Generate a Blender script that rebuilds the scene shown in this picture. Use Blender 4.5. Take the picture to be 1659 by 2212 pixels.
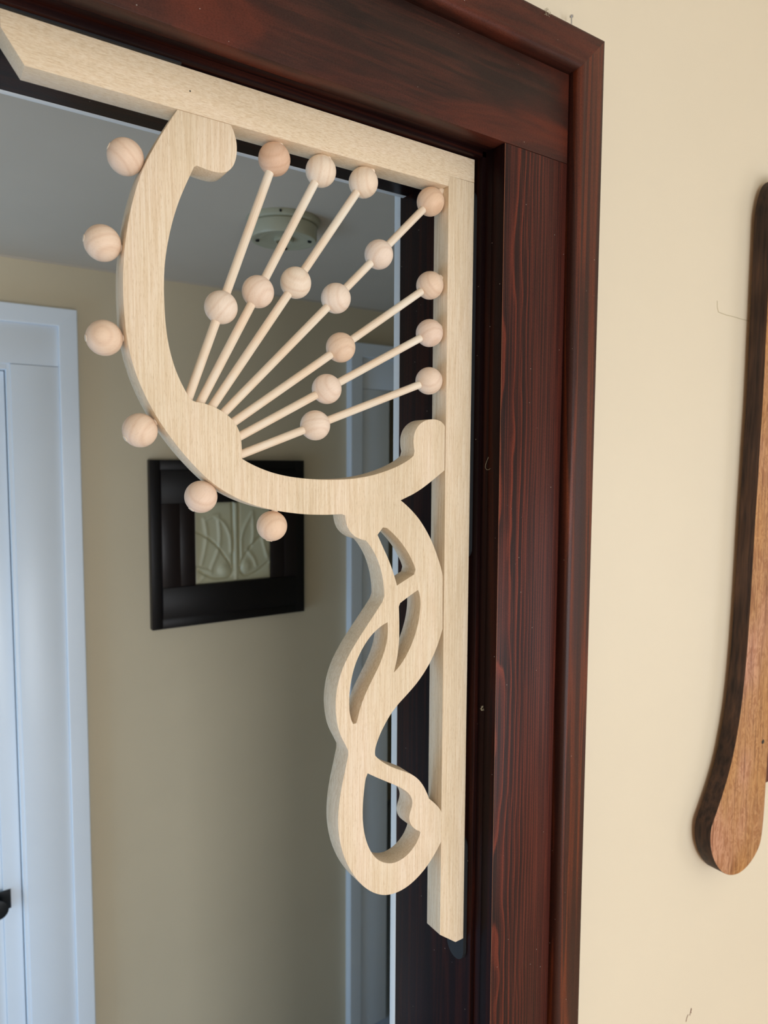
import bpy, bmesh, math, random
from mathutils import Vector, Matrix, Quaternion

random.seed(7)
scene = bpy.context.scene
for o in list(bpy.data.objects):
    bpy.data.objects.remove(o)
COL = scene.collection

# All lengths below are millimetres in a frame whose x runs along the wall, y into
# the hall (0 = front face of the fretwork) and z up from the camera's height.
EYE = 1.96


def P(x, y, z):
    return Vector((x / 1000.0, y / 1000.0, z / 1000.0 + EYE))


# ------------------------------------------------------------------ camera
cam_data = bpy.data.cameras.new('camera')
cam = bpy.data.objects.new('camera', cam_data)
COL.objects.link(cam)
cam_data.sensor_fit = 'VERTICAL'
cam_data.sensor_height = 24.0
cam_data.sensor_width = 18.0
cam_data.lens = 24.0 * 1520.0 / 2212.0
cam_data.clip_start = 0.02
R = Matrix(((0.82908079, 0.03695638, -0.55790615),
            (-0.55910472, 0.06406295, -0.82661832),
            (0.00519229, 0.99726133, 0.07377584)))
R4 = R.to_4x4()
# the photo looks along -z of the camera
cam.matrix_world = Matrix.Translation(P(0, -645, 0)) @ R4
cam_data.dof.use_dof = True
cam_data.dof.focus_distance = 0.74
cam_data.dof.aperture_fstop = 5.0
scene.camera = cam

# ------------------------------------------------------------------ light
world = bpy.data.worlds.new('world')
scene.world = world
world.use_nodes = True
bg = world.node_tree.nodes['Background']
bg.inputs[0].default_value = (0.62, 0.75, 1.0, 1)
bg.inputs[1].default_value = 0.3


def area(name, loc, target, w, h, power, color):
    d = bpy.data.lights.new(name, 'AREA')
    d.shape = 'RECTANGLE'
    d.size = w
    d.size_y = h
    d.energy = power
    d.color = color
    o = bpy.data.objects.new(name, d)
    COL.objects.link(o)
    o.location = loc
    o.rotation_euler = (Vector(target) - Vector(loc)).to_track_quat('-Z', 'Y').to_euler()
    return o


# daylight in the three window openings (room: right and back walls, hall: left wall)
area('daylight_right', P(3290, -2150, -450), P(0, -2150, -450), 1.3, 1.5, 11, (0.95, 0.98, 1.0))
area('daylight_back_left', P(-100, -2990, -800), P(-100, 0, -800), 1.0, 1.5, 38, (0.92, 0.96, 1.0))
area('daylight_back_right', P(1450, -2990, -800), P(1450, 0, -800), 1.1, 1.5, 26, (0.93, 0.96, 1.0))
area('daylight_hall', P(-1590, 700, -1100), P(0, 700, -1100), 0.9, 1.5, 18, (0.42, 0.68, 1.0))

scene.view_settings.view_transform = 'Standard'
scene.view_settings.look = 'None'
scene.view_settings.gamma = 1.0
scene.view_settings.use_curve_mapping = False
scene.view_settings.exposure = 0.0


# ------------------------------------------------------------------ materials
class NT:
    def __init__(self, name):
        self.m = bpy.data.materials.new(name)
        self.m.use_nodes = True
        self.t = self.m.node_tree
        self.b = self.t.nodes['Principled BSDF']

    def n(self, kind, **kw):
        nd = self.t.nodes.new(kind)
        for k, v in kw.items():
            setattr(nd, k, v)
        return nd

    def l(self, a, b):
        self.t.links.new(a, b)

    def coord(self, scale=(1, 1, 1), rot=(0, 0, 0)):
        tc = self.n('ShaderNodeTexCoord')
        mp = self.n('ShaderNodeMapping')
        mp.inputs['Scale'].default_value = scale
        mp.inputs['Rotation'].default_value = rot
        self.l(tc.outputs['Object'], mp.inputs[0])
        return mp.outputs[0]

    def noise(self, vec, scale, detail=4, rough=0.55, dist=0.0):
        nd = self.n('ShaderNodeTexNoise')
        nd.inputs['Scale'].default_value = scale
        nd.inputs['Detail'].default_value = detail
        nd.inputs['Roughness'].default_value = rough
        nd.inputs['Distortion'].default_value = dist
        self.l(vec, nd.inputs['Vector'])
        return nd.outputs[0]

    def ramp(self, fac, stops, interp='LINEAR'):
        r = self.n('ShaderNodeValToRGB')
        r.color_ramp.interpolation = interp
        el = r.color_ramp.elements
        while len(el) < len(stops):
            el.new(0.5)
        for e, (p, c) in zip(el, stops):
            e.position = p
            e.color = (*c, 1) if len(c) == 3 else c
        self.l(fac, r.inputs[0])
        return r.outputs[0]

    def mix(self, fac, a, b, mode='MIX'):
        m = self.n('ShaderNodeMix', data_type='RGBA', blend_type=mode)
        for sock, v in ((m.inputs[0], fac), (m.inputs[6], a), (m.inputs[7], b)):
            if isinstance(v, (int, float)):
                sock.default_value = v
            elif isinstance(v, tuple):
                sock.default_value = (*v, 1)
            else:
                self.l(v, sock)
        return m.outputs[2]

    def math(self, op, a, b=0.0):
        m = self.n('ShaderNodeMath', operation=op)
        for sock, v in ((m.inputs[0], a), (m.inputs[1], b)):
            if isinstance(v, (int, float)):
                sock.default_value = v
            else:
                self.l(v, sock)
        return m.outputs[0]

    def bump(self, h, strength, dist=0.001):
        b = self.n('ShaderNodeBump')
        b.inputs['Strength'].default_value = strength
        b.inputs['Distance'].default_value = dist
        self.l(h, b.inputs['Height'])
        self.l(b.outputs[0], self.b.inputs['Normal'])

    def set(self, **kw):
        for k, v in kw.items():
            s = self.b.inputs[k.replace('_', ' ')]
            if isinstance(v, (int, float, tuple)):
                s.default_value = (*v, 1) if isinstance(v, tuple) and len(v) == 3 else v
            else:
                self.l(v, s)


def S(r, g, b):
    f = lambda c: ((c / 255 + 0.055) / 1.055) ** 2.4 if c > 10 else c / 255 / 12.92
    return (f(r), f(g), f(b))


def axis_scale(ax, along, across):
    return tuple(along if i == ax else across for i in range(3))


def raw_wood(name, ax):
    """unfinished pale hardwood, fine pores running along axis ax"""
    m = NT(name)
    broad = m.noise(m.coord(axis_scale(ax, 3, 22)), 1.0, 3, 0.5, 0.6)
    lines = m.noise(m.coord(axis_scale(ax, 150 if ax == 0 else 16, 900 if ax == 0 else 620)), 1.0, 4, 0.65, 0.5)
    pores = m.noise(m.coord(axis_scale(ax, 330 if ax == 0 else 200, 1700)), 1.0, 2, 0.5)
    c1 = m.ramp(broad, [(0.3, S(232, 215, 190)), (0.5, S(241, 224, 200)), (0.72, S(246, 228, 208))])
    c2 = m.ramp(lines, [(0.32, S(230, 217, 198)), (0.47, S(244, 236, 223)), (0.60, S(255, 253, 249))])
    c = m.mix(0.8, c1, c2, 'MULTIPLY')
    c = m.mix(0.8, c, m.ramp(pores, [(0.28, (0.82, 0.77, 0.70)), (0.44, (1, 1, 1))]), 'MULTIPLY')
    m.set(Base_Color=c, Roughness=0.62, Specular_IOR_Level=0.3)
    m.bump(lines, 0.25, 0.0004)
    return m.m


def ball_wood():
    m = NT('beech_bead')
    oi = m.n('ShaderNodeObjectInfo')
    v = m.coord((1, 1, 1), (0.7, 0.5, 0))
    w = m.n('ShaderNodeTexWave', wave_type='BANDS', bands_direction='X')
    w.inputs['Scale'].default_value = 34
    w.inputs['Distortion'].default_value = 2.0
    w.inputs['Detail'].default_value = 2.0
    w.inputs['Detail Scale'].default_value = 0.6
    m.l(v, w.inputs[0])
    m.l(m.math('MULTIPLY', oi.outputs['Random'], 40), w.inputs['Phase Offset'])
    fine = m.noise(m.coord((900, 900, 90)), 1.0, 2)
    base = m.mix(1.0, m.ramp(oi.outputs['Random'], [(0.0, S(249, 231, 212)), (1.0, S(247, 227, 211))]), oi.outputs['Color'], 'MULTIPLY')
    c = m.mix(0.24, base, m.ramp(w.outputs[0], [(0.0, S(214, 184, 160)), (0.10, S(238, 222, 206)), (0.5, (1, 1, 1)), (1, S(250, 244, 236))]), 'MULTIPLY')
    c = m.mix(0.15, c, m.ramp(fine, [(0.35, (0.7, 0.6, 0.5)), (0.5, (1, 1, 1))]), 'MULTIPLY')
    m.set(Base_Color=c, Roughness=0.5, Specular_IOR_Level=0.3)
    return m.m


def rod_wood():
    m = NT('birch_dowel')
    ln = m.noise(m.coord((500, 500, 10)), 1.0, 3)
    br = m.noise(m.coord((30, 30, 14)), 1.0, 2)
    c = m.ramp(ln, [(0.3, S(236, 218, 196)), (0.5, S(244, 230, 210)), (0.7, S(248, 238, 222))])
    c = m.mix(0.5, c, m.ramp(br, [(0.4, S(250, 226, 204)), (0.6, (1, 1, 1))]), 'MULTIPLY')
    m.set(Base_Color=c, Roughness=0.55, Specular_IOR_Level=0.3)
    return m.m


def stained_wood(name, ax, kind='plain'):
    """old dark red-brown varnished fir; kind shifts the figure"""
    m = NT(name)
    warp = m.noise(m.coord(axis_scale(ax, 2.2, 9)), 1.0, 2)
    if kind == 'flame':
        # flat-sawn fir: rings crowd towards the outer side, flames at the inner edge
        tc = m.n('ShaderNodeTexCoord')
        sx = m.n('ShaderNodeSeparateXYZ')
        m.l(tc.outputs['Object'], sx.inputs[0])
        u = m.math('MULTIPLY', m.math('ADD', sx.outputs[0], 0.054), 9.26)
        wob = m.noise(m.coord((9, 9, 2.6)), 1.0, 3, 0.5)
        wob2 = m.noise(m.coord((60, 60, 12)), 1.0, 2, 0.5)
        ua = m.math('ABSOLUTE', u)
        ph = m.math('ADD', m.math('MULTIPLY', u, 2.0), m.math('MULTIPLY', m.math('MULTIPLY', ua, ua), 19.0))
        ph = m.math('ADD', ph, m.math('MULTIPLY', wob, m.math('SUBTRACT', 6.5, m.math('MULTIPLY', ua, 3.0))))
        ph = m.math('ADD', ph, m.math('MULTIPLY', wob2, 0.5))
        fr = m.math('FRACT', ph)
        lin = m.noise(m.coord(axis_scale(ax, 4.0, 420)), 1.0, 3, 0.6, 0.2)
        right = m.ramp(u, [(0.30, (0, 0, 0)), (0.75, (0.62, 0.62, 0.62))])
        col = m.ramp(fr, [(0.0, S(44, 29, 28)), (0.35, S(60, 34, 30)), (0.62, S(80, 39, 32)), (0.84, S(130, 60, 42)), (0.93, S(60, 33, 29)), (1.0, S(44, 29, 28))])
        col = m.mix(right, col, S(84, 43, 36))
        col = m.mix(m.ramp(lin, [(0.50, (0, 0, 0)), (0.66, (0.55, 0.55, 0.55))]), col, S(124, 60, 46))
        col = m.mix(m.ramp(lin, [(0.34, (0.7, 0.7, 0.7)), (0.46, (0, 0, 0))]), col, S(42, 27, 27))
        tone = m.noise(m.coord((5, 5, 1.3)), 1.0, 2)
        col = m.mix(0.8, col, m.ramp(tone, [(0.35, (0.55, 0.52, 0.55)), (0.62, (1, 1, 1))]), 'MULTIPLY')
    elif kind == 'head':
        fig = m.noise(m.coord(axis_scale(ax, 4.5, 16)), 1.0, 4, 0.55, 0.9)
        lin = m.noise(m.coord(axis_scale(ax, 9, 150)), 1.0, 3, 0.6, 0.6)
        col = m.ramp(fig, [(0.30, S(40, 28, 25)), (0.45, S(54, 35, 30)), (0.56, S(68, 38, 31)), (0.70, S(100, 48, 34))])
        col = m.mix(m.ramp(lin, [(0.45, (0, 0, 0)), (0.7, (0.4, 0.4, 0.4))]), col, S(98, 52, 40))
    else:
        fig = m.noise(m.coord(axis_scale(ax, 1.3, 55)), 1.0, 3, 0.5, 0.5)
        col = m.ramp(fig, [(0.33, S(48, 27, 24)), (0.47, S(68, 34, 26)), (0.54, S(112, 52, 30)), (0.60, S(58, 33, 28)), (0.7, S(80, 38, 30))])
    grit = m.noise(m.coord(axis_scale(ax, 500, 1100)), 1.0, 2, 0.6)
    col = m.mix(0.6, col, m.ramp(grit, [(0.38, (0.62, 0.6, 0.6)), (0.55, (1.12, 1.1, 1.1))]), 'MULTIPLY')
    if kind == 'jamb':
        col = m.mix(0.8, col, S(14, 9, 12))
    patch = m.noise(m.coord((7, 7, 3)), 1.0, 2)
    col = m.mix(0.5, col, m.ramp(patch, [(0.35, (0.55, 0.5, 0.5)), (0.6, (1, 1, 1))]), 'MULTIPLY')
    # specks of dust on the varnish
    vo = m.n('ShaderNodeTexVoronoi')
    vo.inputs['Scale'].default_value = 55
    m.l(m.coord(), vo.inputs['Vector'])
    sp = m.math('LESS_THAN', vo.outputs['Distance'], 0.028)
    col = m.mix(m.math('MULTIPLY', sp, 0.7), col, S(190, 180, 170))
    m.set(Base_Color=col, Roughness=m.ramp(warp, [(0.3, (0.30,) * 3), (0.7, (0.42,) * 3)]),
          Specular_IOR_Level=0.06 if kind == 'jamb' else (0.3 if kind == 'board' else 0.2))
    if kind == 'board':
        m.set(Roughness=0.15)
    tex = m.noise(m.coord(axis_scale(ax, 420, 900)), 1.0, 2)
    m.bump(tex, 0.22, 0.0006)
    return m.m


def paint(name, c, rough=0.5, bump=0.12, sc=260, spec=0.4, mottle=0.05):
    m = NT(name)
    n1 = m.noise(m.coord(), 3.0, 3)
    col = m.mix(1.0, c, m.ramp(n1, [(0.3, (1 - mottle,) * 3), (0.7, (1, 1, 1))]), 'MULTIPLY')
    m.set(Base_Color=col, Roughness=rough, Specular_IOR_Level=spec)
    m.bump(m.noise(m.coord(), sc, 3), bump, 0.0008)
    return m.m


def oak():
    m = NT('quartersawn_oak')
    fl = m.noise(m.coord((60, 60, 26)), 1.0, 3, 0.6, 1.5)
    ln = m.noise(m.coord((420, 420, 12)), 1.0, 4, 0.6)
    br = m.noise(m.coord((8, 8, 4)), 1.0, 2)
    c = m.ramp(br, [(0.35, S(208, 156, 128)), (0.5, S(196, 146, 98)), (0.65, S(204, 150, 88))])
    c = m.mix(0.75, c, m.ramp(fl, [(0.40, S(205, 180, 158)), (0.50, (1, 1, 1)), (0.6, S(205, 180, 155)), (0.66, (1, 1, 1))]), 'MULTIPLY')
    c = m.mix(0.55, c, m.ramp(ln, [(0.36, S(140, 105, 80)), (0.5, (1, 1, 1))]), 'MULTIPLY')
    m.set(Base_Color=c, Roughness=0.5, Specular_IOR_Level=0.35)
    m.bump(ln, 0.3, 0.0006)
    return m.m


def oak_shade_edge():
    m = NT('shade_painted_oak_edge')  # oak sides turned from the light, their shade painted into the colour
    ln = m.noise(m.coord((160, 160, 9)), 1.0, 4, 0.6)
    br = m.noise(m.coord((9, 9, 7)), 1.0, 2)
    c = m.ramp(ln, [(0.34, S(46, 35, 32)), (0.5, S(78, 57, 47)), (0.66, S(96, 68, 52))])
    c = m.mix(0.7, c, m.ramp(br, [(0.4, S(150, 140, 135)), (0.6, (1, 1, 1))]), 'MULTIPLY')
    m.set(Base_Color=c, Roughness=0.6, Specular_IOR_Level=0.3)
    return m.m


def simple(name, c, rough=0.5, metal=0.0, spec=0.5):
    m = NT(name)
    v = m.noise(m.coord(), 40, 2)
    col = m.mix(1.0, c, m.ramp(v, [(0.3, (0.92,) * 3), (0.7, (1, 1, 1))]), 'MULTIPLY')
    m.set(Base_Color=col, Roughness=rough, Metallic=metal, Specular_IOR_Level=spec)
    return m.m


M = dict(
    birch_z=raw_wood('pale_wood_upright', 2), birch_x=raw_wood('pale_wood_level', 0),
    bead=ball_wood(), rod=rod_wood(),
    case_z=stained_wood('varnished_casing_upright', 2, 'flame'),
    case_x=stained_wood('varnished_casing_head', 0, 'head'),
    band_z=stained_wood('varnished_backband_upright', 2, 'board'), worn=simple('worn_bare_arris', S(150, 92, 58), 0.5), band_x=stained_wood('varnished_backband_level', 0, 'head'),
    jamb_z=stained_wood('varnished_jamb_upright', 2, 'jamb'), jamb_x=stained_wood('varnished_jamb_level', 0, 'jamb'),
    cream=paint('cream_wall_paint', S(234, 221, 197), 0.45, 0.10, 240, 0.35, 0.03),
    hall=paint('hall_beige_paint', S(226, 210, 180), 0.5, 0.12, 160, 0.35, 0.05),
    hallceil=paint('hall_ceiling_paint', S(212, 200, 184), 0.6, 0.12, 90, 0.3, 0.05),
    white=paint('white_trim_gloss_paint', S(240, 246, 252), 0.32, 0.12, 55, 0.5, 0.04),
    plaster=paint('white_edge_paint', S(244, 246, 246), 0.5, 0.15, 200, 0.4, 0.05),
    floor=stained_wood('hall_floor_boards', 0), roomceil=paint('room_ceiling_paint', S(232, 228, 216), 0.7),
    hallfloor=paint('pale_hall_bounce_floor', S(176, 188, 204), 0.5),  # unseen floor made pale to bounce bluish light onto the lower hall walls
    floor_bounce=paint('tan_bounce_floor', S(200, 178, 152), 0.9),  # unseen floor made light tan to bounce warm light up under the rail
    oak=oak(), oak_shade_edge=oak_shade_edge(),
    redwood=simple('dark_red_batten_wood', S(96, 50, 36), 0.5),
    frame=simple('black_brown_frame_stain', S(16, 11, 12), 0.4, 0, 0.3),
    frame_red=simple('mahogany_frame_stain', S(28, 17, 17), 0.34, 0, 0.35),
    tile=paint('celadon_tile_glaze', S(214, 210, 178), 0.35, 0.1, 60, 0.5, 0.1),
    porcelain=paint('old_white_porcelain', S(184, 181, 156), 0.4, 0.05, 100, 0.45, 0.08),
    rubber=simple('black_mounting_foam', S(14, 18, 24), 0.7),
    steel=simple('bright_steel', S(210, 210, 212), 0.25, 1.0),
    dark=simple('dark_hardware', S(40, 42, 44), 0.4, 0.6),
    lint=simple('grey_lint', S(196, 186, 160), 0.9),
    glue=simple('dried_glue', S(236, 228, 212), 0.3),
    crack=simple('paint_crack', S(186, 172, 138), 0.9),
    scuff=simple('brown_scuff', S(120, 70, 45), 0.8),
    glass=simple('frosted_door_glass', S(150, 172, 172), 0.15),
)


# ------------------------------------------------------------------ mesh helpers
def link(name, me, mats, parent=None):
    o = bpy.data.objects.new(name, me)
    for m in (mats if isinstance(mats, (list, tuple)) else [mats]):
        me.materials.append(m)
    COL.objects.link(o)
    if parent is not None:
        o.parent = parent
        o.location = -parent.matrix_basis.translation if parent.parent is None else Vector((0, 0, 0))
    return o


def tag(o, label=None, cat=None, group=None, kind=None):
    for k, v in (('label', label), ('category', cat), ('group', group), ('kind', kind)):
        if v:
            o[k] = v
    return o


def thing(name, loc, label, cat, group=None):
    o = bpy.data.objects.new(name, None)
    o.empty_display_size = 0.05
    COL.objects.link(o)
    o.location = loc
    return tag(o, label, cat, group)


def world_mesh(name, bm, mats, parent=None, sharp=40, bevel=0):
    """bm holds world-frame metres; parents are unrotated, so a child's origin is the parent's base"""
    if bevel:
        bmesh.ops.bevel(bm, geom=[e for e in bm.edges if e.calc_length() > bevel * 3], offset=bevel,
                        segments=2, profile=0.5, affect='EDGES', clamp_overlap=True)
    bmesh.ops.recalc_face_normals(bm, faces=bm.faces)
    # origin at the base of the piece
    xs = [v.co.x for v in bm.verts]
    ys = [v.co.y for v in bm.verts]
    zs = [v.co.z for v in bm.verts]
    org = Vector(((min(xs) + max(xs)) / 2, (min(ys) + max(ys)) / 2, min(zs)))
    bmesh.ops.translate(bm, verts=bm.verts, vec=-org)
    me = bpy.data.meshes.new(name)
    bm.to_mesh(me)
    bm.free()
    me.shade_smooth()
    me.set_sharp_from_angle(angle=math.radians(sharp))
    o = bpy.data.objects.new(name, me)
    for m in (mats if isinstance(mats, (list, tuple)) else [mats]):
        me.materials.append(m)
    COL.objects.link(o)
    o.location = org
    if parent is not None:
        o.parent = parent
        base = Vector((0, 0, 0))
        p = parent
        while p is not None:
            base += p.location
            p = p.parent
        o.location = org - base
    return o


def box_bm(bm, x0, x1, y0, y1, z0, z1):
    a, b = P(x0, y0, z0), P(x1, y1, z1)
    vs = [bm.verts.new((x, y, z)) for x in (a.x, b.x) for y in (a.y, b.y) for z in (a.z, b.z)]
    for f in ((0, 1, 3, 2), (4, 6, 7, 5), (0, 4, 5, 1), (2, 3, 7, 6), (0, 2, 6, 4), (1, 5, 7, 3)):
        bm.faces.new([vs[i] for i in f])


def boxes(name, lst, mat, parent=None, bevel=0):
    bm = bmesh.new()
    for b in lst:
        box_bm(bm, *b)
    return world_mesh(name, bm, mat, parent, bevel=bevel)


def prism_xz(name, pts, y0, y1, mat, parent=None, bevel=0):
    bm = bmesh.new()
    f = [bm.verts.new(P(x, y0, z)) for x, z in pts]
    b = [bm.verts.new(P(x, y1, z)) for x, z in pts]
    bm.faces.new(f)
    bm.faces.new(b[::-1])
    n = len(pts)
    for i in range(n):
        bm.faces.new([f[i], b[i], b[(i + 1) % n], f[(i + 1) % n]])
    return world_mesh(name, bm, mat, parent, bevel=bevel)


def sweep(name, prof, axis, a, b, place, mat, parent=None, ends=(0, 0), sharp=35):
    """prof: (u,v) pairs swept along x or z between a and b; ends = miter factor on u"""
    bm = bmesh.new()
    r0 = [bm.verts.new(P(*place(u, v, a + ends[0] * u))) for u, v in prof]
    r1 = [bm.verts.new(P(*place(u, v, b + ends[1] * u))) for u, v in prof]
    n = len(prof)
    for i in range(n):
        bm.faces.new([r0[i], r1[i], r1[(i + 1) % n], r0[(i + 1) % n]])
    bm.faces.new(r0[::-1])
    bm.faces.new(r1)
    return world_mesh(name, bm, mat, parent, sharp=sharp)


def smooth_loop(pts, step=5):
    """Catmull-Rom through the points; entries with a third value are corners"""
    n = len(pts)
    out = []
    for i in range(n):
        p0, p1, p2, p3 = pts[i - 1], pts[i], pts[(i + 1) % n], pts[(i + 2) % n]
        c1, c2 = len(p1) > 2, len(p2) > 2
        a, b = Vector(p1[:2]), Vector(p2[:2])
        L = (b - a).length
        if c1 and c2:
            out.append(tuple(a))
            continue
        d0 = (a - Vector(p0[:2])).length
        d3 = (Vector(p3[:2]) - b).length
        t1 = (b - Vector(p0[:2])) / (L + d0) * L if not c1 else None
        t2 = (Vector(p3[:2]) - a) / (L + d3) * L if not c2 else None
        if t1 is None:
            t1 = 2 * (b - a) - t2
        if t2 is None:
            t2 = 2 * (b - a) - t1
        k = max(2, int(math.ceil(L / step * 2)))
        for j in range(k):
            s = j / k
            h = (2 * s ** 3 - 3 * s * s + 1) * a + (s ** 3 - 2 * s * s + s) * t1 + \
                (-2 * s ** 3 + 3 * s * s) * b + (s ** 3 - s * s) * t2
            out.append((h.x, h.y))
    return out


def relax(pts, it=2, w=0.3):
    """light smoothing between corners"""
    for _ in range(it):
        q = list(pts)
        n = len(pts)
        for i, p in enumerate(pts):
            if len(p) > 2:
                continue
            a, b = pts[i - 1], pts[(i + 1) % n]
            da = math.hypot(p[0] - a[0], p[1] - a[1])
            db = math.hypot(p[0] - b[0], p[1] - b[1])
            t = da / (da + db)
            mx, mz = a[0] + (b[0] - a[0]) * t, a[1] + (b[1] - a[1]) * t
            # keep the bulge: only take out kinks relative to neighbours
            q[i] = (p[0] * (1 - w) + mx * w, p[1] * (1 - w) + mz * w)
        r = []
        for p0, p1 in zip(pts, q):
            if len(p0) > 2:
                r.append(p0)
            else:
                r.append((p1[0], p1[1]))
        pts = r
    return pts


def plate(name, loops, y0, y1, mat, parent=None, bevel=0.35):
    """flat board cut to an outline with holes, sawn edges slightly eased"""
    cu = bpy.data.curves.new(name, 'CURVE')
    cu.dimensions = '2D'
    cu.fill_mode = 'BOTH'
    cu.extrude = (y1 - y0) / 2000.0 - bevel / 1000.0
    cu.bevel_depth = bevel / 1000.0
    cu.offset = -bevel / 1000.0
    cu.bevel_resolution = 1
    for lp in loops:
        sp = cu.splines.new('POLY')
        sp.points.add(len(lp) - 1)
        for q, (x, z) in zip(sp.points, lp):
            q.co = (x / 1000.0, z / 1000.0, 0, 1)
        sp.use_cyclic_u = True
    tmp = bpy.data.objects.new(name + '_tmp', cu)
    COL.objects.link(tmp)
    bpy.context.view_layer.update()
    dg = bpy.context.evaluated_depsgraph_get()
    me = bpy.data.meshes.new_from_object(tmp.evaluated_get(dg))
    bpy.data.objects.remove(tmp)
    bm = bmesh.new()
    bm.from_mesh(me)
    ym = (y0 + y1) / 2000.0
    for v in bm.verts:
        x, z, d = v.co
        v.co = (x, ym - d, z + EYE)
    bmesh.ops.remove_doubles(bm, verts=bm.verts, dist=1e-6)
    bm.faces.ensure_lookup_table()
    for f in bm.faces:
        f.material_index = 0
    return world_mesh(name, bm, mat, parent, sharp=30)


def cyl(name, a, b, r, mat, parent=None, seg=24, r2=None, dome=False, offset=0.0):
    """rod from a to b (world metres), its own local z along the rod"""
    a, b = Vector(a), Vector(b)
    L = (b - a).length
    bm = bmesh.new()
    prof = [(0, 0), (r * 0.92, 0), (r, r * 0.08), (r if r2 is None else r2, L - r * 0.1),
            ((r if r2 is None else r2) * 0.9, L), (0, L)]
    if dome:
        prof = [(0, 0), (r, 0), (r, L - r * 0.5), (r * 0.8, L - r * 0.15), (0, L)]
    spin(bm, prof, seg)
    me = bpy.data.meshes.new(name)
    bmesh.ops.recalc_face_normals(bm, faces=bm.faces)
    bm.to_mesh(me)
    bm.free()
    me.shade_smooth()
    me.set_sharp_from_angle(angle=math.radians(40))
    o = bpy.data.objects.new(name, me)
    me.materials.append(mat)
    COL.objects.link(o)
    q = (b - a).to_track_quat('Z', 'Y')
    mw = Matrix.Translation(a) @ q.to_matrix().to_4x4()
    place_under(o, mw, parent)
    return o


def spin(bm, prof, seg):
    rings = []
    for r, z in prof:
        if r <= 1e-9:
            rings.append([bm.verts.new((0, 0, z))])
        else:
            rings.append([bm.verts.new((r * math.cos(2 * math.pi * i / seg), r * math.sin(2 * math.pi * i / seg), z))
                          for i in range(seg)])
    for A, B in zip(rings, rings[1:]):
        for i in range(seg):
            j = (i + 1) % seg
            if len(A) == 1 and len(B) == 1:
                continue
            if len(A) == 1:
                bm.faces.new([A[0], B[i], B[j]])
            elif len(B) == 1:
                bm.faces.new([A[i], B[0], A[j]])
            else:
                bm.faces.new([A[i], B[i], B[j], A[j]])


WORLD = {}


def place_under(o, mw, parent):
    """put o at world matrix mw, parented with an identity inverse"""
    WORLD[o.name] = mw
    if parent is None:
        o.matrix_basis = mw
        return
    pw = WORLD.get(parent.name)
    if pw is None:
        base = Vector((0, 0, 0))
        p = parent
        while p is not None:
            base += p.location
            p = p.parent
        pw = Matrix.Translation(base)
    o.parent = parent
    o.matrix_basis = pw.inverted() @ mw


def tube_path(name, pts, r, mat, parent=None, seg=6):
    cu = bpy.data.curves.new(name, 'CURVE')
    cu.dimensions = '3D'
    cu.bevel_depth = r
    cu.bevel_resolution = 2
    sp = cu.splines.new('POLY')
    sp.points.add(len(pts) - 1)
    for q, p in zip(sp.points, pts):
        q.co = (*p, 1)
    tmp = bpy.data.objects.new(name + '_tmp', cu)
    COL.objects.link(tmp)
    bpy.context.view_layer.update()
    me = bpy.data.meshes.new_from_object(tmp.evaluated_get(bpy.context.evaluated_depsgraph_get()))
    bpy.data.objects.remove(tmp)
    bm = bmesh.new()
    bm.from_mesh(me)
    return world_mesh(name, bm, mat, parent)


# ------------------------------------------------------------------ the rooms
FLOOR = -1960
OPEN_R, JAMB_R = 565.5, 572.0        # doorway: stop face, rebate face
OPEN_T, JAMB_T = 351.2, 358.6
OPEN_L = -760.0
HALL_Y = 1305.0                      # face of the hall's far wall
HALL_C = 487.5                       # hall ceiling
ROOM_C = 760.0


def struct(o):
    o['kind'] = 'structure'
    return o


# front wall (room side cream, hall side beige) around the opening
bm = bmesh.new()
Y0, Y1 = -18, 157
box_bm(bm, 590, 3300, Y0, Y1, FLOOR, ROOM_C)
box_bm(bm, -2400, OPEN_L - 20, Y0, Y1, FLOOR, ROOM_C)
box_bm(bm, OPEN_L - 20, 590, Y0, Y1, 372, ROOM_C)
wf = struct(world_mesh('wall_front', bm, [M['cream'], M['hall']]))
for p in wf.data.polygons:
    if p.normal.y > 0.5:
        p.material_index = 1

struct(boxes('floor', [(-2400, 3300, -3000, 70, FLOOR - 40, FLOOR)], M['floor_bounce']))
struct(boxes('floor_hall', [(-2400, 3300, 70, 2700, FLOOR - 40, FLOOR)], M['hallfloor']))
struct(boxes('ceiling', [(-2400, 3300, -3000, -18, ROOM_C, ROOM_C + 40)], M['roomceil']))
struct(boxes('wall_left', [(-2440, -2400, -3000, -18, FLOOR, ROOM_C)], M['cream']))
# right and back walls each with a window opening
struct(boxes('wall_right', [(3300, 3420, -3000, -2800, FLOOR, ROOM_C), (3300, 3420, -1500, -18, FLOOR, ROOM_C),
                            (3300, 3420, -2800, -1500, FLOOR, -1200), (3300, 3420, -2800, -1500, 300, ROOM_C)], M['cream']))
struct(boxes('wall_back', [(-2400, -600, -3120, -3000, FLOOR, ROOM_C), (400, 900, -3120, -3000, FLOOR, ROOM_C), (2000, 3300, -3120, -3000, FLOOR, ROOM_C),
                           (-600, 400, -3120, -3000, FLOOR, -1550), (-600, 400, -3120, -3000, -50, ROOM_C),
                           (900, 2000, -3120, -3000, FLOOR, -1550), (900, 2000, -3120, -3000, -50, ROOM_C)], M['cream']))


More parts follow.
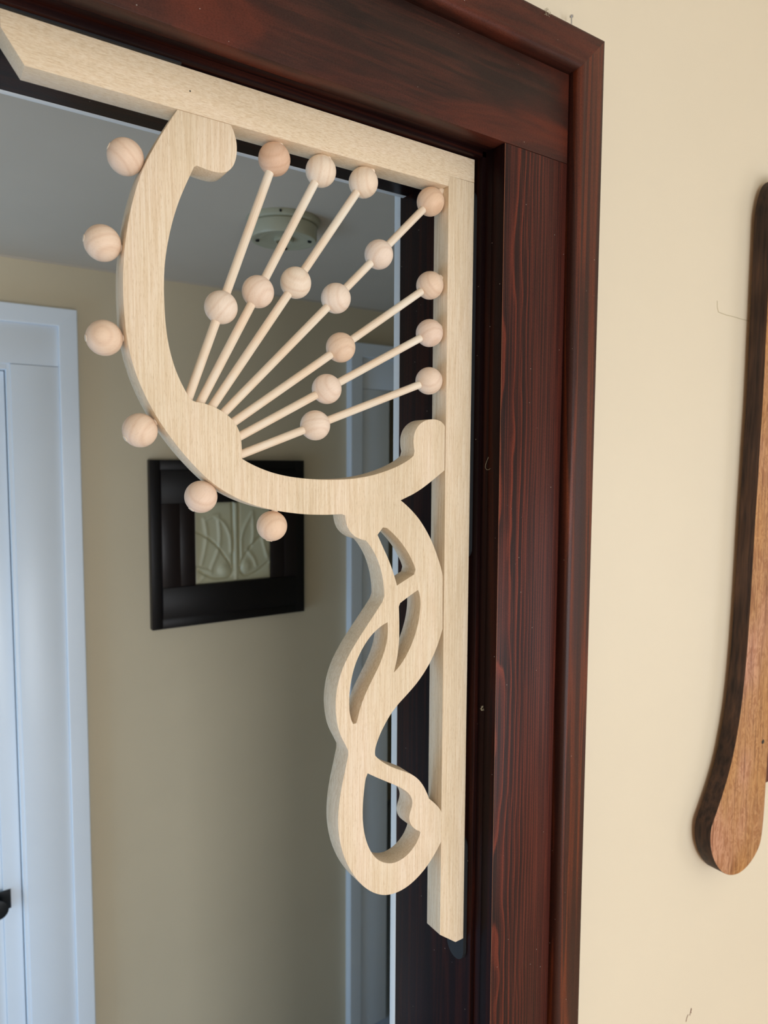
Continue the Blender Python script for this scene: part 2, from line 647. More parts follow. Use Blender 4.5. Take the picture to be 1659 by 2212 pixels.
def casement(name, lo, hi, ax, at):
    """simple stained window frame filling a wall opening"""
    a0, z0 = lo
    a1, z1 = hi
    t = 60

    def bx(u0, u1, w0, w1):
        return (u0, u1, at[0], at[1], w0, w1) if ax == 'x' else (at[0], at[1], u0, u1, w0, w1)
    am, zm = (a0 + a1) / 2, (z0 + z1) / 2
    return struct(boxes(name, [bx(a0 - 80, a0, z0 - 80, z1 + 80), bx(a1, a1 + 80, z0 - 80, z1 + 80),
                               bx(a0, a1, z1, z1 + 80), bx(a0, a1, z0 - 80, z0)], M['band_z']))


casement('window_1', (-2800, -1200), (-1500, 300), 'y', (3278, 3300))
casement('window_2', (-600, -1550), (400, -50), 'x', (-3000, -2978))
casement('window_4', (900, -1550), (2000, -50), 'x', (-3000, -2978))

# hall
struct(boxes('ceiling_hall', [(-1700, 2500, 157, HALL_Y, HALL_C, HALL_C + 40)], M['hallceil']))
bm = bmesh.new()
D2A, D2B, DT = 1322, 2080, 217       # second doorway in the far wall
D1A, D1B = -560, 212
box_bm(bm, D1B, D2A, HALL_Y, HALL_Y + 110, FLOOR, HALL_C + 40)
box_bm(bm, D2B, 2500, HALL_Y, HALL_Y + 110, FLOOR, HALL_C + 40)
box_bm(bm, -1700, D1A, HALL_Y, HALL_Y + 110, FLOOR, HALL_C + 40)
box_bm(bm, D1A, D1B, HALL_Y, HALL_Y + 110, DT, HALL_C + 40)
box_bm(bm, D2A, D2B, HALL_Y, HALL_Y + 110, DT, HALL_C + 40)
struct(world_mesh('wall_hall_back', bm, M['hall']))
struct(boxes('wall_hall_right', [(2500, 2540, 157, HALL_Y, FLOOR, HALL_C)], M['hall']))
struct(boxes('wall_hall_left', [(-1720, -1600, 157, 250, FLOOR, HALL_C), (-1720, -1600, 1150, HALL_Y, FLOOR, HALL_C),
                                (-1720, -1600, 250, 1150, FLOOR, -1850), (-1720, -1600, 250, 1150, -350, HALL_C)], M['hall']))
casement('window_3', (250, -1850), (1150, -350), 'y', (-1600, -1585))
# unlit room beyond the second doorway
struct(boxes('wall_beyond', [(1200, 2300, 2600, 2640, FLOOR, HALL_C), (1160, 1200, 1415, 2600, FLOOR, HALL_C),
                             (2300, 2340, 1415, 2600, FLOOR, HALL_C)], M['hall']))
struct(boxes('ceiling_beyond', [(1160, 2340, 1415, 2640, HALL_C, HALL_C + 40)], M['hallceil']))
# thin bead of paint and caulk along the hall ceiling line
struct(boxes('trim_1', [(-1600, 2500, HALL_Y - 3, HALL_Y, HALL_C - 5, HALL_C)], M['hallceil']))

# ------------------------------------------------------------------ main doorway
BB = [(0, 0), (0, -5.5), (0.5, -7.6), (1.6, -9.6), (3.2, -11.2), (5.2, -12.3), (7.5, -12.8), (10, -12.5), (12, -12), (42, -12), (44, -11.4), (46, -9.5), (46, 22), (0, 22)]


def bb_place_right(u, v, s):
    return (679 + u, -38 + v, s)


doorcase = thing('trim_2', P(120, -18, FLOOR), None, None)
doorcase['kind'] = 'structure'
sb = prism_xz('side_board', [(JAMB_R, FLOOR), (674.5, FLOOR), (674.5, 358), (JAMB_R, 358)], -38, -18, M['case_z'], doorcase, bevel=0.0005)
prism_xz('side_board', [(OPEN_L - 110, FLOOR), (OPEN_L - 7, FLOOR), (OPEN_L - 7, 358), (OPEN_L - 110, 358)], -38, -18, M['case_z'], doorcase, bevel=0.0008)
prism_xz('head_board', [(OPEN_L - 110, 358.6), (674.5, 358.6), (674.5, 462), (OPEN_L - 110, 462)], -38, -18, M['case_x'], doorcase, bevel=0.0008)
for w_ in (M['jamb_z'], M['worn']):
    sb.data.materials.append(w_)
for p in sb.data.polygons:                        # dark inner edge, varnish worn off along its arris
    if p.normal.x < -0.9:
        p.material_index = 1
    elif p.normal.x < -0.3 and p.normal.y < -0.3:
        p.material_index = 2
sweep('backband', BB, 'z', FLOOR, 466, lambda u, v, s: (679 + u, -38 + v, s), M['band_z'], doorcase, ends=(0, 1))
sweep('backband', BB, 'z', FLOOR, 466, lambda u, v, s: (OPEN_L - 115 - u, -38 + v, s), M['band_z'], doorcase, ends=(0, 1))
sweep('backband', BB, 'x', OPEN_L - 115, 679, lambda u, v, s: (s, -38 + v, 466 + u), M['band_x'], doorcase, ends=(-1, 1))

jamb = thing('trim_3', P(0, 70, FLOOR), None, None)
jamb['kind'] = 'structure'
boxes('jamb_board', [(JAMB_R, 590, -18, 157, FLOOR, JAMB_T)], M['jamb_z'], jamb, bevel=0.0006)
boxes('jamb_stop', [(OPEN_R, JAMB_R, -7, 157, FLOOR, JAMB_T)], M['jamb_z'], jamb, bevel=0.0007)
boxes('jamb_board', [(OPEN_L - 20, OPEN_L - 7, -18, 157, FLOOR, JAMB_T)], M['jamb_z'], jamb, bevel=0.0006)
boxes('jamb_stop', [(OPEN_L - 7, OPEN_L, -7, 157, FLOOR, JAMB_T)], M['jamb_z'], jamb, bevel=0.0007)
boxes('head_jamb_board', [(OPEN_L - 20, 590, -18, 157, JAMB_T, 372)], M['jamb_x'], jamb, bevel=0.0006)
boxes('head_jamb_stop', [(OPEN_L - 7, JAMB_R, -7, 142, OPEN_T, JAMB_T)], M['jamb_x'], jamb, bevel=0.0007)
# narrow bead in the angle of the rebate
# white painted casing on the hall side
hc = thing('trim_4', P(0, 165, FLOOR), None, None)
hc['kind'] = 'structure'
boxes('hall_side_board', [(OPEN_R, 680, 157, 171.5, FLOOR, 366)], M['plaster'], hc, bevel=0.0012)
boxes('hall_side_board', [(OPEN_L - 115, OPEN_L, 157, 171.5, FLOOR, 366)], M['plaster'], hc, bevel=0.0012)
boxes('hall_head_board', [(OPEN_L - 115, 680, 157, 171.5, 366, 460), (OPEN_L, OPEN_R, 142, 151, OPEN_T, 358.4)], M['plaster'], hc, bevel=0.0012)

# ------------------------------------------------------------------ hall doors
HB = [(0, 0), (0, -6), (2, -8.5), (5, -9), (43, -9), (45, -7), (45, 20), (0, 20)]


def hall_door(name, xa, xb, leaf):
    """white painted doorway: boards, backband, stops, optional leaf; xa/xb are the opening's sides"""
    r = thing(name, P((xa + xb) / 2, HALL_Y, FLOOR), None, None)
    r['kind'] = 'structure'
    f = HALL_Y - 20
    W = 108
    boxes('casing_board', [(xb, xb + W, f, HALL_Y, FLOOR, DT + 10)], M['white'], r, bevel=0.0015)
    boxes('casing_board', [(xa - W, xa, f, HALL_Y, FLOOR, DT + 10)], M['white'], r, bevel=0.0015)
    boxes('head_board', [(xa - W, xb + W, f, HALL_Y, DT + 11, 326)], M['white'], r, bevel=0.0015)
    sweep('backband', HB, 'z', FLOOR, 326, lambda u, v, s: (xb + W + u, f + v, s), M['white'], r, ends=(0, 1))
    sweep('backband', HB, 'z', FLOOR, 326, lambda u, v, s: (xa - W - u, f + v, s), M['white'], r, ends=(0, 1))
    sweep('backband', HB, 'x', xa - W, xb + W, lambda u, v, s: (s, f + v, 326 + u), M['white'], r, ends=(-1, 1))
    g = HALL_Y
    if not leaf:
        return r
    boxes('door_stop', [(xb - 8, xb + 1, g - 14, g + 110, FLOOR, DT + 12)], M['white'], r, bevel=0.001)
    boxes('door_stop', [(xa - 1, xa + 8, g - 14, g + 110, FLOOR, DT + 12)], M['white'], r, bevel=0.001)
    boxes('door_stop', [(xa + 8, xb - 8, g - 14, g + 110, DT - 3, DT + 12)], M['white'], r, bevel=0.001)
    if leaf:
        lf = thing('door_leaf', Vector((0, 0, 0)), None, None)
        lf.parent = r
        lf.location = (0, 0.03, 0.008)
        a, b = xa + 10, xb - 10
        y0, y1 = g + 14, g + 50
        st = 42
        boxes('stile', [(b - st, b, y0, y1, FLOOR + 8, DT - 5)], M['white'], lf, bevel=0.002)
        boxes('stile', [(a, a + st, y0, y1, FLOOR + 8, DT - 5)], M['white'], lf, bevel=0.002)
        boxes('rail', [(a + st, b - st, y0, y1, DT - 65, DT - 5)], M['white'], lf, bevel=0.002)
        boxes('rail', [(a + st, b - st, y0, y1, -820, -700)], M['white'], lf, bevel=0.002)
        boxes('rail', [(a + st, b - st, y0, y1, FLOOR + 8, FLOOR + 200)], M['white'], lf, bevel=0.002)
        boxes('pane', [(a + st, b - st, y0 + 14, y0 + 20, -700, DT - 65)], M['glass'], lf)
        boxes('panel', [(a + st, b - st, y0 + 12, y0 + 24, FLOOR + 200, -820)], M['white'], lf, bevel=0.002)
        boxes('latch_plate', [(b - 85, b - 25, y0 - 5, y0 + 0.5, -1150, -1100)], M['dark'], lf, bevel=0.004)
        cyl('knob', P(b - 58, y0 - 4, -1125), P(b - 58, y0 - 45, -1125), 0.009, M['dark'], lf, 20, r2=0.024)
    return r


hall_door('door_1', D1A, D1B, True)
hall_door('door_2', D2A, D2B, False)

# ------------------------------------------------------------------ fretwork
SCROLL = [(210.7,310.9,1),(204.0,299.7),(195.7,285.6),(189.7,274.2),(181.7,258.6),(175.7,243.6),(170.6,226.5),(166.0,207.7),
    (162.8,187.3),(160.7,167.1),(160.1,150.0),(160.3,131.0),(161.6,111.9),(164.1,95.1),(167.3,82.1),(172.1,67.4),(179.9,50.0),
    (189.3,33.5),(202.2,15.5),(214.1,1.0),(230.5,-16.7),(244.5,-27.9),(262.0,-38.0),(280.1,-45.6),(301.8,-51.5),(331.0,-56.3),
    (356.5,-58.3),(381.3,-57.8,1),(385.4,-59.5,1),(385.7,-64.6),(387.2,-71.0),(390.8,-77.4),(397.5,-83.5),(405.3,-86.6),
    (411.4,-87.8,1),(420.3,-96.9),(427.6,-109.4),(433.0,-124.7),(436.0,-138.8),(436.3,-152.2,1),(433.8,-158.2,1),(425.1,-169.3),
    (412.7,-183.5),(400.6,-197.6),(390.2,-211.7),(381.3,-225.9),(376.2,-240.5),(373.3,-255.5),(372.8,-271.0),(375.3,-289.7),
    (379.9,-301.0),(385.9,-311.6),(389.6,-319.1,1),(389.5,-324.6,1),(385.8,-341.2),(380.9,-357.4),(377.3,-376.8),(375.8,-396.8),
    (377.4,-414.8),(381.8,-433.8),(389.3,-452.6),(399.4,-469.5),(409.7,-482.9),(421.9,-494.3),(434.3,-501.8),(445.1,-505.3),
    (457.9,-506.8),(472.7,-504.9),(487.9,-498.1),(501.3,-488.9),(512.9,-477.4),(522.1,-464.1,1),(522.1,-426.7,1),(518.1,-419.1),
    (510.1,-411.3),(502.6,-404.5,1),(500.2,-397.5),(494.3,-385.6),(486.5,-375.7),(477.0,-367.4),(464.0,-360.7),(453.0,-355.3),
    (442.3,-348.9),(431.6,-340.6),(425.4,-333.4,1),(424.1,-328.5),(426.1,-320.4),(433.1,-305.9),(444.9,-289.5),(456.3,-279.4),
    (469.5,-270.9),(484.6,-259.6),(498.2,-245.1),(508.5,-229.8),(515.4,-215.2),(520.5,-200.4,1),(519.9,-136.9,1),(517.7,-126.9),
    (512.2,-114.0),(505.0,-96.9),(496.2,-82.7),(485.9,-68.5),(475.7,-58.7),(465.8,-50.3),(458.1,-45.3,1),(467.5,-41.5),
    (475.7,-39.0),(487.3,-33.2),(499.1,-26.0),(509.3,-19.3),(520.6,-11.9,1),(520.7,39.3,1),(518.6,42.9),(513.9,45.8),
    (506.7,47.6),(496.5,47.2),(488.1,44.3),(481.5,39.4),(476.6,32.7),(474.7,24.7),(475.1,16.8),(476.8,10.2,1),(475.3,4.9,1),
    (468.7,-0.5),(457.4,-5.7),(443.1,-10.9),(427.5,-15.4),(412.3,-18.4),(394.4,-20.8),(371.2,-21.5),(347.9,-20.7),(323.0,-18.5),
    (302.1,-14.4),(283.4,-7.9),(268.6,0.6,1),(269.1,16.7),(267.4,26.0),(263.6,33.5),(258.5,39.4),(251.2,44.6),(242.7,49.0),
    (232.8,52.3),(223.7,53.0,1),(219.3,54.7,1),(215.7,59.0),(208.5,72.4),(203.4,85.2),(199.0,101.6),(196.7,119.6),(195.7,141.4),
    (195.9,162.8),(197.3,177.7),(200.1,194.7),(204.5,213.0),(209.8,229.7),(216.1,244.7),(223.6,261.0),(225.2,264.6,1),
    (227.8,266.4,1),(234.1,265.3),(242.5,264.3),(250.0,264.5),(256.6,266.5),(262.1,271.7),(265.5,278.6),(267.3,288.1),
    (266.8,297.1),(264.7,304.7),(260.8,310.9,1)]
HOLE_A = [(434.1,-74.8,1),(427.1,-82.6,1),(434.2,-96.8),(442.2,-110.5),(448.7,-125.6),(453.7,-141.7,1),(465.1,-136.5),(477.7,-131.1,1),
    (479.5,-125.5,1),(476.5,-117.1),(469.7,-105.8),(459.8,-93.1),(448.4,-81.8),(438.8,-75.4,1)]
HOLE_B = [(483.4,-150.0,1),(486.0,-153.1),(487.8,-163.1),(487.1,-176.6),(483.8,-192.8),(477.3,-209.8),(467.4,-226.2),(457.6,-237.0),
    (450.2,-241.3,1),(451.9,-236.1),(455.0,-225.7),(457.3,-211.1),(457.7,-194.8),(457.1,-178.5),(456.6,-166.3,1),(458.3,-162.5,1),
    (466.8,-157.9),(476.7,-152.8)]
HOLE_C = [(441.0,-182.5,1),(441.9,-188.9),(441.6,-200.7),(438.0,-215.0),(430.1,-231.2),(420.8,-244.4),(411.5,-258.7),(404.7,-273.4),
    (402.4,-283.6),(400.1,-290.4,1),(396.0,-290.5,1),(392.6,-284.2),(390.6,-274.6),(390.3,-258.7),(392.5,-240.8),(397.7,-223.3),
    (406.7,-207.7),(417.4,-194.7),(429.9,-185.8)]
HOLE_D = [(415.2,-351.5,1),(428.2,-360.0),(442.4,-368.7),(456.8,-377.0),(469.7,-386.1),(476.4,-394.2),(478.9,-401.9),(477.7,-408.4),
    (474.1,-413.6),(472.5,-420.2),(474.6,-428.6),(480.6,-436.1),(488.1,-440.5,1),(490.2,-442.6,1),(489.2,-447.5),(483.6,-456.9),
    (472.4,-466.0),(457.6,-469.8),(444.8,-467.9),(432.3,-460.7),(423.5,-451.8),(416.4,-438.8),(411.2,-423.7),(408.2,-406.3),
    (408.5,-386.9),(410.2,-369.6),(412.6,-356.8,1)]


fret = thing('fretwork_bracket', P(540, 13, -603),
             'unfinished pale wood fretwork of scroll, fanned spindles and beads in the dark doorway corner',
             'fretwork')
DEP = 26.5
prism_xz('top_rail', [(72, 349.4), (72, 335.5), (88.3, 311.3), (521.8, 311.3), (521.8, 323.2), (560.3, 323.2), (560.3, 349.4)],
         0, DEP, M['birch_x'], fret, bevel=0.0004)
prism_xz('side_rail', [(521.9, 323.0), (521.9, -583.5), (547, -602.9), (559.6, -602.9), (560.2, 323.0)],
         0, DEP, M['birch_z'], fret, bevel=0.0004)
loops = [smooth_loop(relax(L)) for L in (SCROLL, HOLE_A, HOLE_B, HOLE_C, HOLE_D)]
plate('scroll_panel', loops, 0.05, DEP, M['birch_z'], fret)
# small pin hole filled dark on the top rail
ph = P(222.5, -0.2, 330)
cyl('pin', ph, ph + Vector((0, 0.003, 0)), 0.0007, M['dark'], fret, 12)

BR = 15.75


def bead_bm(r):
    bm = bmesh.new()
    n, seg = 28, 48
    hole = 4.3
    t0 = math.asin(hole / r) * 0.6
    prof = [(r * math.sin(t0 + (math.pi - 2 * t0) * i / n), -r * math.cos(t0 + (math.pi - 2 * t0) * i / n)) for i in range(n + 1)]
    prof = [(0, prof[0][1] + 0.6)] + prof + [(0, prof[-1][1] - 0.6)]
    spin(bm, [(a / 1000, b / 1000) for a, b in prof], seg)
    bmesh.ops.recalc_face_normals(bm, faces=bm.faces)
    return bm


TINT = {'end': [(.86, .70, .60), (1, .99, .96), (1, .97, .92), (.93, .78, .66), (.95, .86, .78), (.97, .90, .86), (.98, .93, .88)],
        'mid': [(1, 1, 1), (1, .97, .94), (1, 1, .99), (1, 1, 1), (.92, .82, .74), (1, .98, .96), (1, .99, .97)],
        'out': [(.95, .87, .80), (.97, .90, .84), (.96, .88, .80), (.98, .91, .83), (.97, .90, .84), (.95, .83, .74)]}


def bead(c, parent, r=BR, axis=None, name='bead', tint=(1, 1, 1)):
    me = bpy.data.meshes.new(name)
    bm = bead_bm(r)
    # the ring figure runs its own way through each ball while the bore follows the rod
    bm.to_mesh(me)
    bm.free()
    me.shade_smooth()
    me.materials.append(M['bead'])
    o = bpy.data.objects.new(name, me)
    o.color = (*tint, 1)
    COL.objects.link(o)
    q = (axis if axis is not None else Vector((0, 0, 1))).to_track_quat('Z', 'Y')
    q = q @ Quaternion((0, 0, 1), random.uniform(0, 6.28))
    place_under(o, Matrix.Translation(P(*c)) @ q.to_matrix().to_4x4(), parent)
    return o


YM = 13.0
# rod: foot on the scroll, end bead, middle beads
RODS = [
    ((221.9, 59.7), (311.1, 295.8), [(252.5, 145.7)]),
    ((233.1, 54.8), (363.4, 296.3), [(290.8, 165.9)]),
    ((245.1, 51.8), (415.2, 296.1), [(333.0, 180.3)]),
    ((256.8, 45.9), (506.0, 294.6), [(381.4, 170.1), (435.5, 224.1)]),
    ((266.2, 36.5), (506.2, 201.0), [(386.7, 120.1)]),
    ((273.4, 23.2), (506.3, 146.9), [(370.4, 74.0)]),
    ((274.1, 5.1), (506.3, 92.1), [(356.2, 35.9)]),
]
for ri, (foot, end, mids) in enumerate(RODS):
    f, e = Vector(foot), Vector(end)
    # straight line through the beads
    pts = [e] + [Vector(m) for m in mids] + [f]
    d = (e - f).normalized()
    a = f - d * 9
    # run on to the rail
    if e.y > 250 and e.x < 480:
        k = (311.6 - e.y) / d.y
    else:
        k = min((522.2 - e.x) / d.x, (311.6 - e.y) / d.y if d.y > 0 else 1e9)
    b = e + d * k
    rod = cyl('spindle', P(a.x, YM, a.y), P(b.x, YM, b.y), 0.0043, M['rod'], fret, 24)
    d3 = Vector((d.x, 0, d.y))
    bead((e.x, YM, e.y), rod, BR, d3, tint=TINT['end'][ri])
    for m in mids:
        # slide the bead onto the rod's line
        mv = Vector(m)
        s = (mv - f).dot(d)
        q = f + d * s
        bead((q.x, YM, q.y), rod, BR, d3, tint=TINT['mid'][ri])

OUT = [(168.1, 264.3), (147.1, 186.8), (146.7, 105.6), (175.8, 25.7), (231.8, -36.2), (305.9, -67.9)]
OC = (362, 156)
edge = loops[0]
for i, (x, z) in enumerate(OUT):
    # nearest point of the scroll's rim gives the peg's direction
    ex, ez = min(edge, key=lambda p: (p[0] - x) ** 2 + (p[1] - z) ** 2)
    d = Vector((ex - x, 0, ez - z))
    dist = d.length
    d.normalize()
    r = min(15.5, dist + 0.6)
    b = bead((x, YM, z), fret, r, d, tint=TINT['out'][i])
    c = P(x, YM, z)
    cyl('peg', c - d * (r + 0.25) / 1000, c + d * (dist + 5) / 1000, 0.0032, M['rod'], b, 20)

# black self-adhesive strips between the rails and the doorway


def pad(name, y0, y1, z0, z1, x0, x1, parent):
    """strip lying on the jamb with rounded ends"""
    bm = bmesh.new()
    ym, r = (y0 + y1) / 2, (y1 - y0) / 2
    pts = [(ym + r * math.cos(t), z0 + r + r * math.sin(t)) for t in [math.pi + math.pi * i / 14 for i in range(15)]]
    pts += [(ym + r * math.cos(t), z1 - r + r * math.sin(t)) for t in [math.pi * i / 14 for i in range(15)]]
    f = [bm.verts.new(P(x0, y, z)) for y, z in pts]
    b = [bm.verts.new(P(x1, y, z)) for y, z in pts]
    bm.faces.new(f)
    bm.faces.new(b[::-1])
    for i in range(len(pts)):
        j = (i + 1) % len(pts)
        bm.faces.new([f[i], f[j], b[j], b[i]])
    return world_mesh(name, bm, M['rubber'], parent)


pad('mounting_strip', 0.5, 32, -638, -470, 560.0, 565.4, fret)
pad('mounting_strip', 0.5, 26, -120, 318, 560.4, 565.4, fret)
boxes('mounting_strip', [(60, 214, -3.0, 22, 349.4, 351.1)], M['rubber'], fret)

# ------------------------------------------------------------------ picture of a tile
pic = thing('framed_tile', P(773, HALL_Y - 15, -470),
            'pale green relief tile in a wide black-brown frame on the hall wall', 'picture')
fx0, fx1, fz0, fz1 = 538, 1004, -470, -3
tx0, tx1, tz0, tz1 = 660, 891, -355, -123
f0 = HALL_Y - 30
bz = 28
boxes('frame_border', [(fx0, fx0 + bz, f0 + 6, HALL_Y, fz0, fz1), (fx1 - bz, fx1, f0 + 6, HALL_Y, fz0, fz1),
                       (fx0 + bz, fx1 - bz, f0 + 6, HALL_Y, fz1 - bz, fz1), (fx0 + bz, fx1 - bz, f0 + 6, HALL_Y, fz0, fz0 + bz)],
      M['frame'], pic, bevel=0.001)
boxes('frame_rail', [(fx0 + bz, fx1 - bz, f0, HALL_Y - 1, tz1, fz1 - bz)], M['frame'], pic, bevel=0.0015)
boxes('frame_rail', [(fx0 + bz, fx1 - bz, f0, HALL_Y - 1, fz0 + bz, tz0)], M['frame'], pic, bevel=0.0015)
boxes('frame_stile', [(fx0 + bz, tx0 - 43, f0 + 1, HALL_Y - 1, tz0, tz1)], M['frame_red'], pic, bevel=0.0015)
boxes('frame_stile', [(tx1 + 43, fx1 - bz, f0 + 1, HALL_Y - 1, tz0, tz1)], M['frame_red'], pic, bevel=0.0015)
boxes('frame_slip', [(tx0 - 43, tx0, f0 + 3, HALL_Y - 1, tz0, tz1)], M['frame_red'], pic, bevel=0.0012)
boxes('frame_slip', [(tx1, tx1 + 43, f0 + 3, HALL_Y - 1, tz0, tz1)], M['frame_red'], pic, bevel=0.0012)

GROOVES = [[(.03, .36), (.14, .42), (.27, .53), (.37, .66), (.44, .77), (.475, .86), (.46, .92), (.42, .95), (.30, .955), (.18, .92), (.05, .84)],
           [(.95, .40), (.84, .47), (.72, .59), (.62, .73), (.585, .83), (.60, .90), (.66, .945), (.78, .92), (.97, .80)],
           [(.485, .0), (.49, .4), (.485, .86)], [(.575, .0), (.57, .4), (.575, .84)]]
RIDGES = [[(.53, .0), (.53, .5), (.53, .9), (.53, 1.0)],
          [(.12, .20), (.15, .40), (.12, .6), (.08, .75)],
          [(.30, .16), (.32, .4), (.30, .58), (.20, .82)],
          [(.24, .16), (.37, .26), (.45, .42), (.47, .62)],
          [(.12, .22), (.22, .17), (.28, .16)],
          [(.60, .46), (.66, .30), (.76, .14)], [(.60, .5), (.60, .7)],
          [(.76, .16), (.77, .40), (.75, .55)], [(.88, .3), (.90, .5), (.96, .72)],
          [(.68, .62), (.76, .72), (.80, .82)], [(.03, .80), (.2, .86)], [(.05, .97), (.12, .9)]]


def cr(line):
    out = []
    p = [line[0]] + line + [line[-1]]
    for i in range(1, len(p) - 2):
        for j in range(8):
            s = j / 8
            q = []
            for k in (0, 1):
                a, b, c, d = p[i - 1][k], p[i][k], p[i + 1][k], p[i + 2][k]
                q.append(0.5 * (2 * b + (c - a) * s + (2 * a - 5 * b + 4 * c - d) * s * s + (3 * b - a - 3 * c + d) * s ** 3))
            out.append(tuple(q))
    out.append(line[-1])
    return out


def dist_to(lines, u, v):
    best = 9
    for L in lines:
        for (x0, y0), (x1, y1) in zip(L, L[1:]):
            dx, dy = x1 - x0, y1 - y0
            l2 = dx * dx + dy * dy
            t = 0 if l2 == 0 else max(0, min(1, ((u - x0) * dx + (v - y0) * dy) / l2))
            d = math.hypot(u - x0 - t * dx, v - y0 - t * dy)
            if d < best:
                best = d
    return best


G = [cr(g) for g in GROOVES]
RD = [cr(g) for g in RIDGES]
bm = bmesh.new()
N = 84
grid = []
for j in range(N + 1):
    row = []
    for i in range(N + 1):
        u, v = i / N, j / N
        h = 1.5 - 6.0 * math.exp(-(dist_to(G, u, v) / 0.011) ** 2) + 3.2 * math.exp(-(dist_to(RD, u, v) / 0.022) ** 2)
        for cu_, cv_ in ((.37, .85), (.655, .82)):
            h += 6.0 * math.exp(-(((u - cu_) / .07) ** 2 + ((v - cv_) / .075) ** 2) ** 1.6)
        e = min(u, v, 1 - u, 1 - v)
        h *= min(1, e / 0.02 + 0.2)
        row.append(bm.verts.new(P(tx0 + 0.5 + (tx1 - tx0 - 1) * u, f0 + 12 - h, tz1 - 0.5 - (tz1 - tz0 - 1) * v)))
    grid.append(row)
for j in range(N):
    for i in range(N):
        bm.faces.new([grid[j][i], grid[j + 1][i], grid[j + 1][i + 1], grid[j][i + 1]])
rim = [grid[0][i] for i in range(N + 1)] + [grid[j][N] for j in range(1, N + 1)] + \
      [grid[N][i] for i in range(N - 1, -1, -1)] + [grid[j][0] for j in range(N - 1, 0, -1)]
back = [bm.verts.new((v.co.x, (HALL_Y - 2) / 1000, v.co.z)) for v in rim]
for i in range(len(rim)):
    j = (i + 1) % len(rim)
    bm.faces.new([rim[i], rim[j], back[j], back[i]])
bm.faces.new(back)
world_mesh('tile', bm, M['tile'], pic, sharp=60)

# ------------------------------------------------------------------ ceiling lamp base in the hall
LX, LY = 654, 697
lamp = thing('ceiling_lamp_base', P(LX, LY, HALL_C - 44), 'round off-white porcelain lamp base screwed to the hall ceiling', 'ceiling light')


def lathe(name, prof, cx, cy, mat, parent, seg=64):
    bm = bmesh.new()
    spin(bm, [(r / 1000, z / 1000) for r, z in prof], seg)
    bmesh.ops.translate(bm, verts=bm.verts, vec=P(cx, cy, 0))
    return world_mesh(name, bm, mat, parent, sharp=35)


C = HALL_C
lathe('canopy_ring', [(0, C), (74, C), (75, C - 3), (73.5, C - 9.5), (70, C - 12), (0, C - 12)], LX, LY, M['porcelain'], lamp)
lathe('lamp_body', [(0, C - 12), (66, C - 12), (66.5, C - 14), (68.5, C - 15), (68, C - 38), (65.5, C - 41.5), (61, C - 42), (58, C - 41),
                    (47, C - 39), (44, C - 39), (39, C - 37), (19, C - 36), (0, C - 36)], LX, LY, M['porcelain'], lamp)
lathe('socket', [(19, C - 36), (20, C - 39), (19, C - 44), (15, C - 44), (14, C - 36), (0, C - 36)], LX, LY, M['porcelain'], lamp)
for a in (math.radians(-112), math.radians(-30), math.radians(60), math.radians(150)):
    sx, sy = LX + 53 * math.cos(a), LY + 53 * math.sin(a)
    lathe('screw', [(0, C - 39), (4, C - 39), (4, C - 43), (2.5, C - 44), (0, C - 44)], sx, sy, M['dark'], lamp, 16)
nx, ny = LX - 74 * 0.50, LY - 74 * 0.866
q = P(nx, ny, C - 6)
cyl('screw', q, q + Vector((-0.5 * .003, -.866 * .003, 0)), 0.0025, M['dark'], lamp, 12)

# ------------------------------------------------------------------ wooden wall piece at the right
PLQ = [(1131, 425, 1), (1122, 398), (1119.5, 372, 1), (1119.6, 257.3), (1119.2, 200.5), (1118.9, 121.7), (1117.7, 71.1), (1115.8, 27.5),
       (1113.8, -38.2), (1111.6, -97.0), (1109.9, -171.0), (1107.4, -245.6), (1102.5, -328.0), (1093.5, -399.7), (1083.0, -445.6),
       (1069.3, -487.4), (1051.4, -524.4), (1033.5, -554.3), (1023.4, -570.5, 1), (1020.9, -590.0), (1026.3, -613.5), (1041.4, -639.0),
       (1061.8, -658.8), (1087.0, -671.6), (1114.5, -675.7), (1142.3, -669.4), (1164.4, -655.0), (1175.0, -637.8, 1),
       (1180.1, -596.4), (1183, -508.1), (1188, -400), (1197, -250), (1203, -100), (1206, 60), (1207, 250), (1207, 372, 1),
       (1203, 405), (1190, 432), (1168, 446), (1148, 443)]
plq = thing('paddle_shaped_wood_piece', P(1120, -38, -676),
            'long brown oak board with a rounded paddle foot hanging on the cream wall', 'wall decoration')
b_ = plate('board', [smooth_loop(PLQ, 8)], -52, -25, [M['oak'], M['oak_shade_edge']], plq, bevel=0.6)
for p in b_.data.polygons:
    if abs(p.normal.y) < 0.6:
        p.material_index = 1  # sides take the oak with shade painted in
for xx, zz in ((1166, -466), (1166, 250)):
    q = P(xx, -52.3, zz)
    cyl('screw_hole_plug', q, q + Vector((0, 0.002, 0)), 0.0038, M['dark'], plq, 20)
boxes('batten', [(1196, 1420, -40, -24, -552, -438)], M['redwood'], plq, bevel=0.001)
boxes('hanger_block', [(1150, 1190, -25.2, -18, -300, -260)], M['redwood'], plq)

# ------------------------------------------------------------------ small things
nl = thing('nail', P(684.8, -30, 510.6), 'small bright nail standing upright on top of the dark door casing', 'nail')
cyl('shank', P(685.2, -30, 504), P(684.8, -30, 535.5), 0.0009, M['steel'], nl, 10)
cyl('head', P(684.8, -30, 535.2), P(684.7, -30, 537.2), 0.0024, M['steel'], nl, 14)

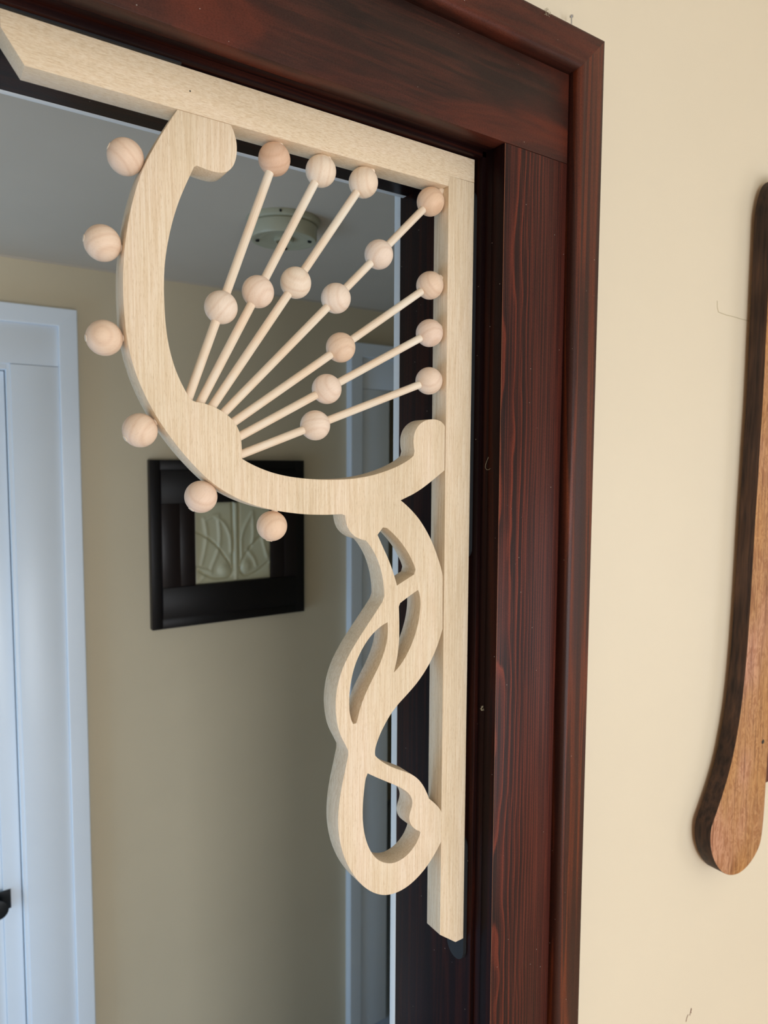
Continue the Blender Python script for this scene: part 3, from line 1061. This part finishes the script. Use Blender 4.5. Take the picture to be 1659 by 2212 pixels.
# the paint's own damage, parts of the wall
cp = [P(x, -18.05, z) for x, z in ((1037.2, 246), (1038.2, 236), (1042, 229.5), (1052, 228.6), (1065.3, 227.6), (1085, 227.4), (1105, 226.4), (1129.4, 226.0))]
tube_path('paint_crack', cp, 0.00045, M['crack'], wf)
for k, seg_ in enumerate((((1039.2, -915), (1041.2, -909), (1042.9, -903.5)), ((1029, -921), (1031, -915), (1034.5, -911)), ((1043, -912), (1041.5, -909), (1044, -906)))):
    tube_path('scuff_mark', [P(x, -18.1, z) for x, z in seg_], 0.0006, M['scuff'], wf)


def fuzz(name, c, r, n, label, cat, w=0.00022, sd=1):
    rnd = random.Random(sd)
    bm = bmesh.new()
    for i in range(n):
        p = Vector(c)
        d = Vector((rnd.uniform(-1, 1), rnd.uniform(-.5, .2), rnd.uniform(-1, 1))).normalized()
        prev = None
        for k in range(5):
            q = p + d * r * (0.25 + 0.4 * k / 4)
            off = Vector((-d.z, 0, d.x)) * w
            a, b = bm.verts.new(q - off), bm.verts.new(q + off)
            c2 = bm.verts.new(q + Vector((0, -w, 0)))
            if prev:
                for s_, t_ in ((0, 1), (1, 2), (2, 0)):
                    bm.faces.new([prev[s_], prev[t_], (a, b, c2)[t_], (a, b, c2)[s_]])
            prev = (a, b, c2)
            d = (d + Vector((rnd.uniform(-.6, .6), rnd.uniform(-.3, .3), rnd.uniform(-.6, .6)))).normalized()
    return tag(world_mesh(name, bm, M['lint']), label, cat)


fuzz('dust_tuft', P(621, -50.8, 508), 0.008, 16, 'wisp of grey dust clinging to the upper edge of the door casing', 'dust', sd=3)
fuzz('lint_tuft', P(570.6, -17.2, -302), 0.005, 22, 'tiny pale tuft of lint in the dark groove right of the fretwork', 'dust', sd=5)
hr = tube_path('stray_hair', [P(571.5, y, z) for y, z in ((-19.5, 4), (-17, 0), (-14.5, -5), (-14, -8.5), (-16.5, -11), (-20, -11), (-23, -9.4))], 0.00012, M['lint'])
tag(hr, 'thin curled hair stuck in the dark groove of the door jamb', 'hair')
